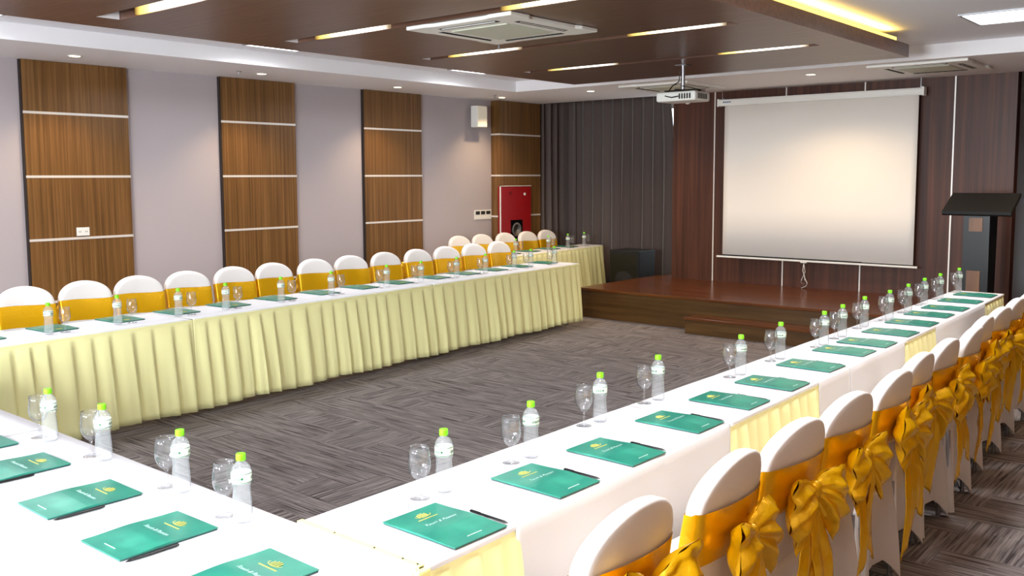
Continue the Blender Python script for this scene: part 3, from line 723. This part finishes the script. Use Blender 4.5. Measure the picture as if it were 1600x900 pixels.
for k in range(5): v_.box(.04+k*.028, .056+k*.028, -.1525, -.1505, -.335, -.285)
v_.build('vent_slots', dark_pl, pj)
MB().tube([(-.02, -.02, -.05), (-.03, -.03, -.16), (-.09, -.05, -.20), (-.12, -.08, -.26), (-.11, -.15, -.30), (-.03, -.165, -.32), (.04, -.16, -.31)], .006, 6).tube([(.0, -.02, -.2), (.1, -.04, -.222), (.2, -.04, -.252), (.25, -.02, -.262)], .004, 6).build('cable', black, pj)

# ------------------------------------------------------------ screen wall
sc = empty('projection_screen', (0, 0, 0), label='large white pull-down projection screen on the dark timber wall', cat='projection screen')
ys = 11.48
MB().prism([(ys-.04, 2.755), (ys+.035, 2.755), (ys+.045, 2.775), (ys+.045, 2.83), (ys+.03, 2.84), (ys-.035, 2.84), (ys-.045, 2.82), (ys-.045, 2.77)], -6.04, -3.43, 'x').build('housing', white_pl, sc)
MB().box(-6.055, -6.035, ys-.05, ys+.05, 2.748, 2.848).box(-3.435, -3.412, ys-.05, ys+.05, 2.748, 2.848).build('end_cap', white_pl, sc)
lt = MB()
for k in range(4): lt.box(-5.97+k*.03, -5.95+k*.03, ys-.0465, ys-.0455, 2.795, 2.812)
lt.build('housing_mark', mat('blue_mark', rgb('2A4A86'), .4), sc)
rows = [[(x, ys+.004*math.sin(x*2.1), z) for x in [-5.965+k*(2.487/30) for k in range(31)]] for z in (.765, 1.4, 2.0, 2.756)]
MB().grid(rows).build('canvas', screen_m, sc, smooth=True, solid=.002)
MB().box(-5.965, -3.478, ys-.004, ys+.006, .752, .770).build('canvas_lower_border', black_matt, sc)
MB().box(-6.05, -3.43, ys-.012, ys+.014, .728, .752).build('weight_bar', white_pl, sc, bevel=.004)
MB().box(-4.86, -4.78, ys-.014, ys+.014, .716, .728).build('handle', white_pl, sc)
MB().tube([(-4.82, ys, .716), (-4.80, ys, .6), (-4.84, ys-.01, .5), (-4.85, ys, .46), (-4.81, ys, .44), (-4.80, ys, .52), (-4.83, ys, .62), (-4.82, ys, .70)], .0045, 6).tube([(-4.80, ys, .52), (-4.77, ys, .46), (-4.78, ys, .42), (-4.84, ys-.01, .392)], .0045, 6).build('pull_cord', white_pl, sc, smooth=True)
for x in (-6.0, -3.46): MB().box(x-.01, x+.01, ys+.0, ys+.118, 2.842, 2.862).box(x-.004, x+.004, ys-.01, ys, 2.842, 2.959).build('bracket', steel, sc)
se = empty('wall_sensor', (-6.59, YF, 2.865), label='small round white sensor high on the timber wall left of the screen', cat='sensor')
MB().lathe([(.048, -.001), (.048, -.02), (.040, -.032), (.002, -.036)], 22, (0, 0, 0), 'y').build('housing', white_pl, se, smooth=True)
MB().lathe([(.014, -.033), (.014, -.0385)], 14, (0, 0, 0), 'y').build('sensor_eye', ac_grille, se)

# lectern
lc = empty('lectern', (-2.555, 10.62, .386), label='black lectern with slanted top and wood inlays, standing on the stage', cat='lectern')
MB().prism([(-.19, 1.035), (-.17, 1.02), (.22, 1.215), (.22, 1.245), (.20, 1.25), (-.19, 1.065)], -.335, .325, 'x').build('reading_top', black_matt, lc)
MB().box(-.25, .25, -.17, .18, 0, .04).build('base', black, lc, bevel=.006)
MB().prism([(-.14, .04), (.14, .04), (.165, 1.13), (-.165, 1.02)][0:4], -.125, .125, 'x').build('column', black, lc)
inlay = wood('inlay_wood', rgb('5A3A22'), rgb('70492B'), rgb('835836'), (6, 6, 1), .4)
MB().box(-.07, .06, -.172, -.150, .86, 1.0).build('wood_inlay', inlay, lc)
MB().box(-.08, .05, -.160, -.138, .20, .45).build('wood_inlay', inlay, lc)
# floor loudspeaker beside the stage
fs = empty('floor_loudspeaker', (-7.58, 11.75, 0), label='black box loudspeaker on the floor in front of the grey curtain', cat='loudspeaker')
MB().box(-.26, .26, -.22, .22, 0, .74).build('cabinet', black_matt, fs, bevel=.015)
MB().box(-.23, .23, -.232, -.222, .05, .69).build('front_grille', black, fs, bevel=.004)
MB().lathe([(.07, -.236), (.15, -.233), (.155, -.2325)], 24, (0, 0, .28), 'y').build('woofer_ring', dark_pl, fs)

# ------------------------------------------------------------ left wall fittings
ws = empty('wall_speaker', (XL, 10.215, 2.70), label='white box loudspeaker fixed high on the left wall near the corner', cat='loudspeaker')
MB().box(.001, .075, -.03, .03, -.04, .04).build('wall_bracket', steel, ws)
MB().box(.07, .20, -.108, .108, -.155, .155).build('cabinet', white_pl, ws, bevel=.01)
MB().box(.201, .205, -.098, .098, -.145, .145).build('front_grille', mat('speaker_grille', rgb('F2EEE0'), .7), ws)
sw = empty('switch_plate', (XL, 10.43, 1.26), label='white plate with two rows of wall switches beside the corner panel', cat='switch')
MB().box(.001, .010, -.19, .19, -.072, .072).build('plate', white_pl, sw, bevel=.002)
for k in range(3):
    MB().box(.0105, .014, -.165+k*.118, -.075+k*.118, .005, .055).build('switch_key', dark_pl, sw)
    MB().box(.0105, .013, -.165+k*.118, -.075+k*.118, -.055, -.015).build('switch_cover', white_pl, sw)
so = empty('wall_socket', (XL+.045, 4.375, 1.295), label='white double socket on the first oak panel from the left', cat='socket')
MB().box(.001, .009, -.065, .065, -.042, .042).build('plate', white_pl, so, bevel=.002)
s = MB()
for k in (-1, 1):
    for q in (-1, 1): s.box(.0093, .0105, k*.032+q*.008-.002, k*.032+q*.008+.002, -.008, .008)
s.build('socket_holes', dark_pl, so)
fc = empty('fire_hose_cabinet', (-9.212, 10.93, 1.14), label='red fire cabinet on the corner panel left of the grey curtain', cat='fire cabinet')
MB().box(0.001, .05, -.355, .36, -.54, .54).build('cabinet', red, fc)
MB().box(.052, .062, -.35, .355, -.535, .53).build('door', red, fc, bevel=.003)
MB().box(.045, .065, -.364, -.356, -.54, .550).box(.045, .065, -.364, .36, .541, .550).build('frame', white_pl, fc)
MB().box(.0625, .065, -.13, .15, -.44, .03).build('door_window', lensm, fc)
MB().lathe([(.02, .0655), (.10, .068), (.11, .0675)], 20, (0, .01, -.12), 'x').build('hose_reel', mat('reel_grey', rgb('6E6A66'), .5), fc, smooth=True)
MB().lathe([(.026, .0625), (.026, .07)], 16, (0, -.14, .44), 'x').build('alarm_knob', mat('dark_red', rgb('6A0A10'), .3), fc)
MB().lathe([(.022, .0625), (.022, .07)], 16, (0, .20, .42), 'x').build('alarm_bell', white_pl, fc)
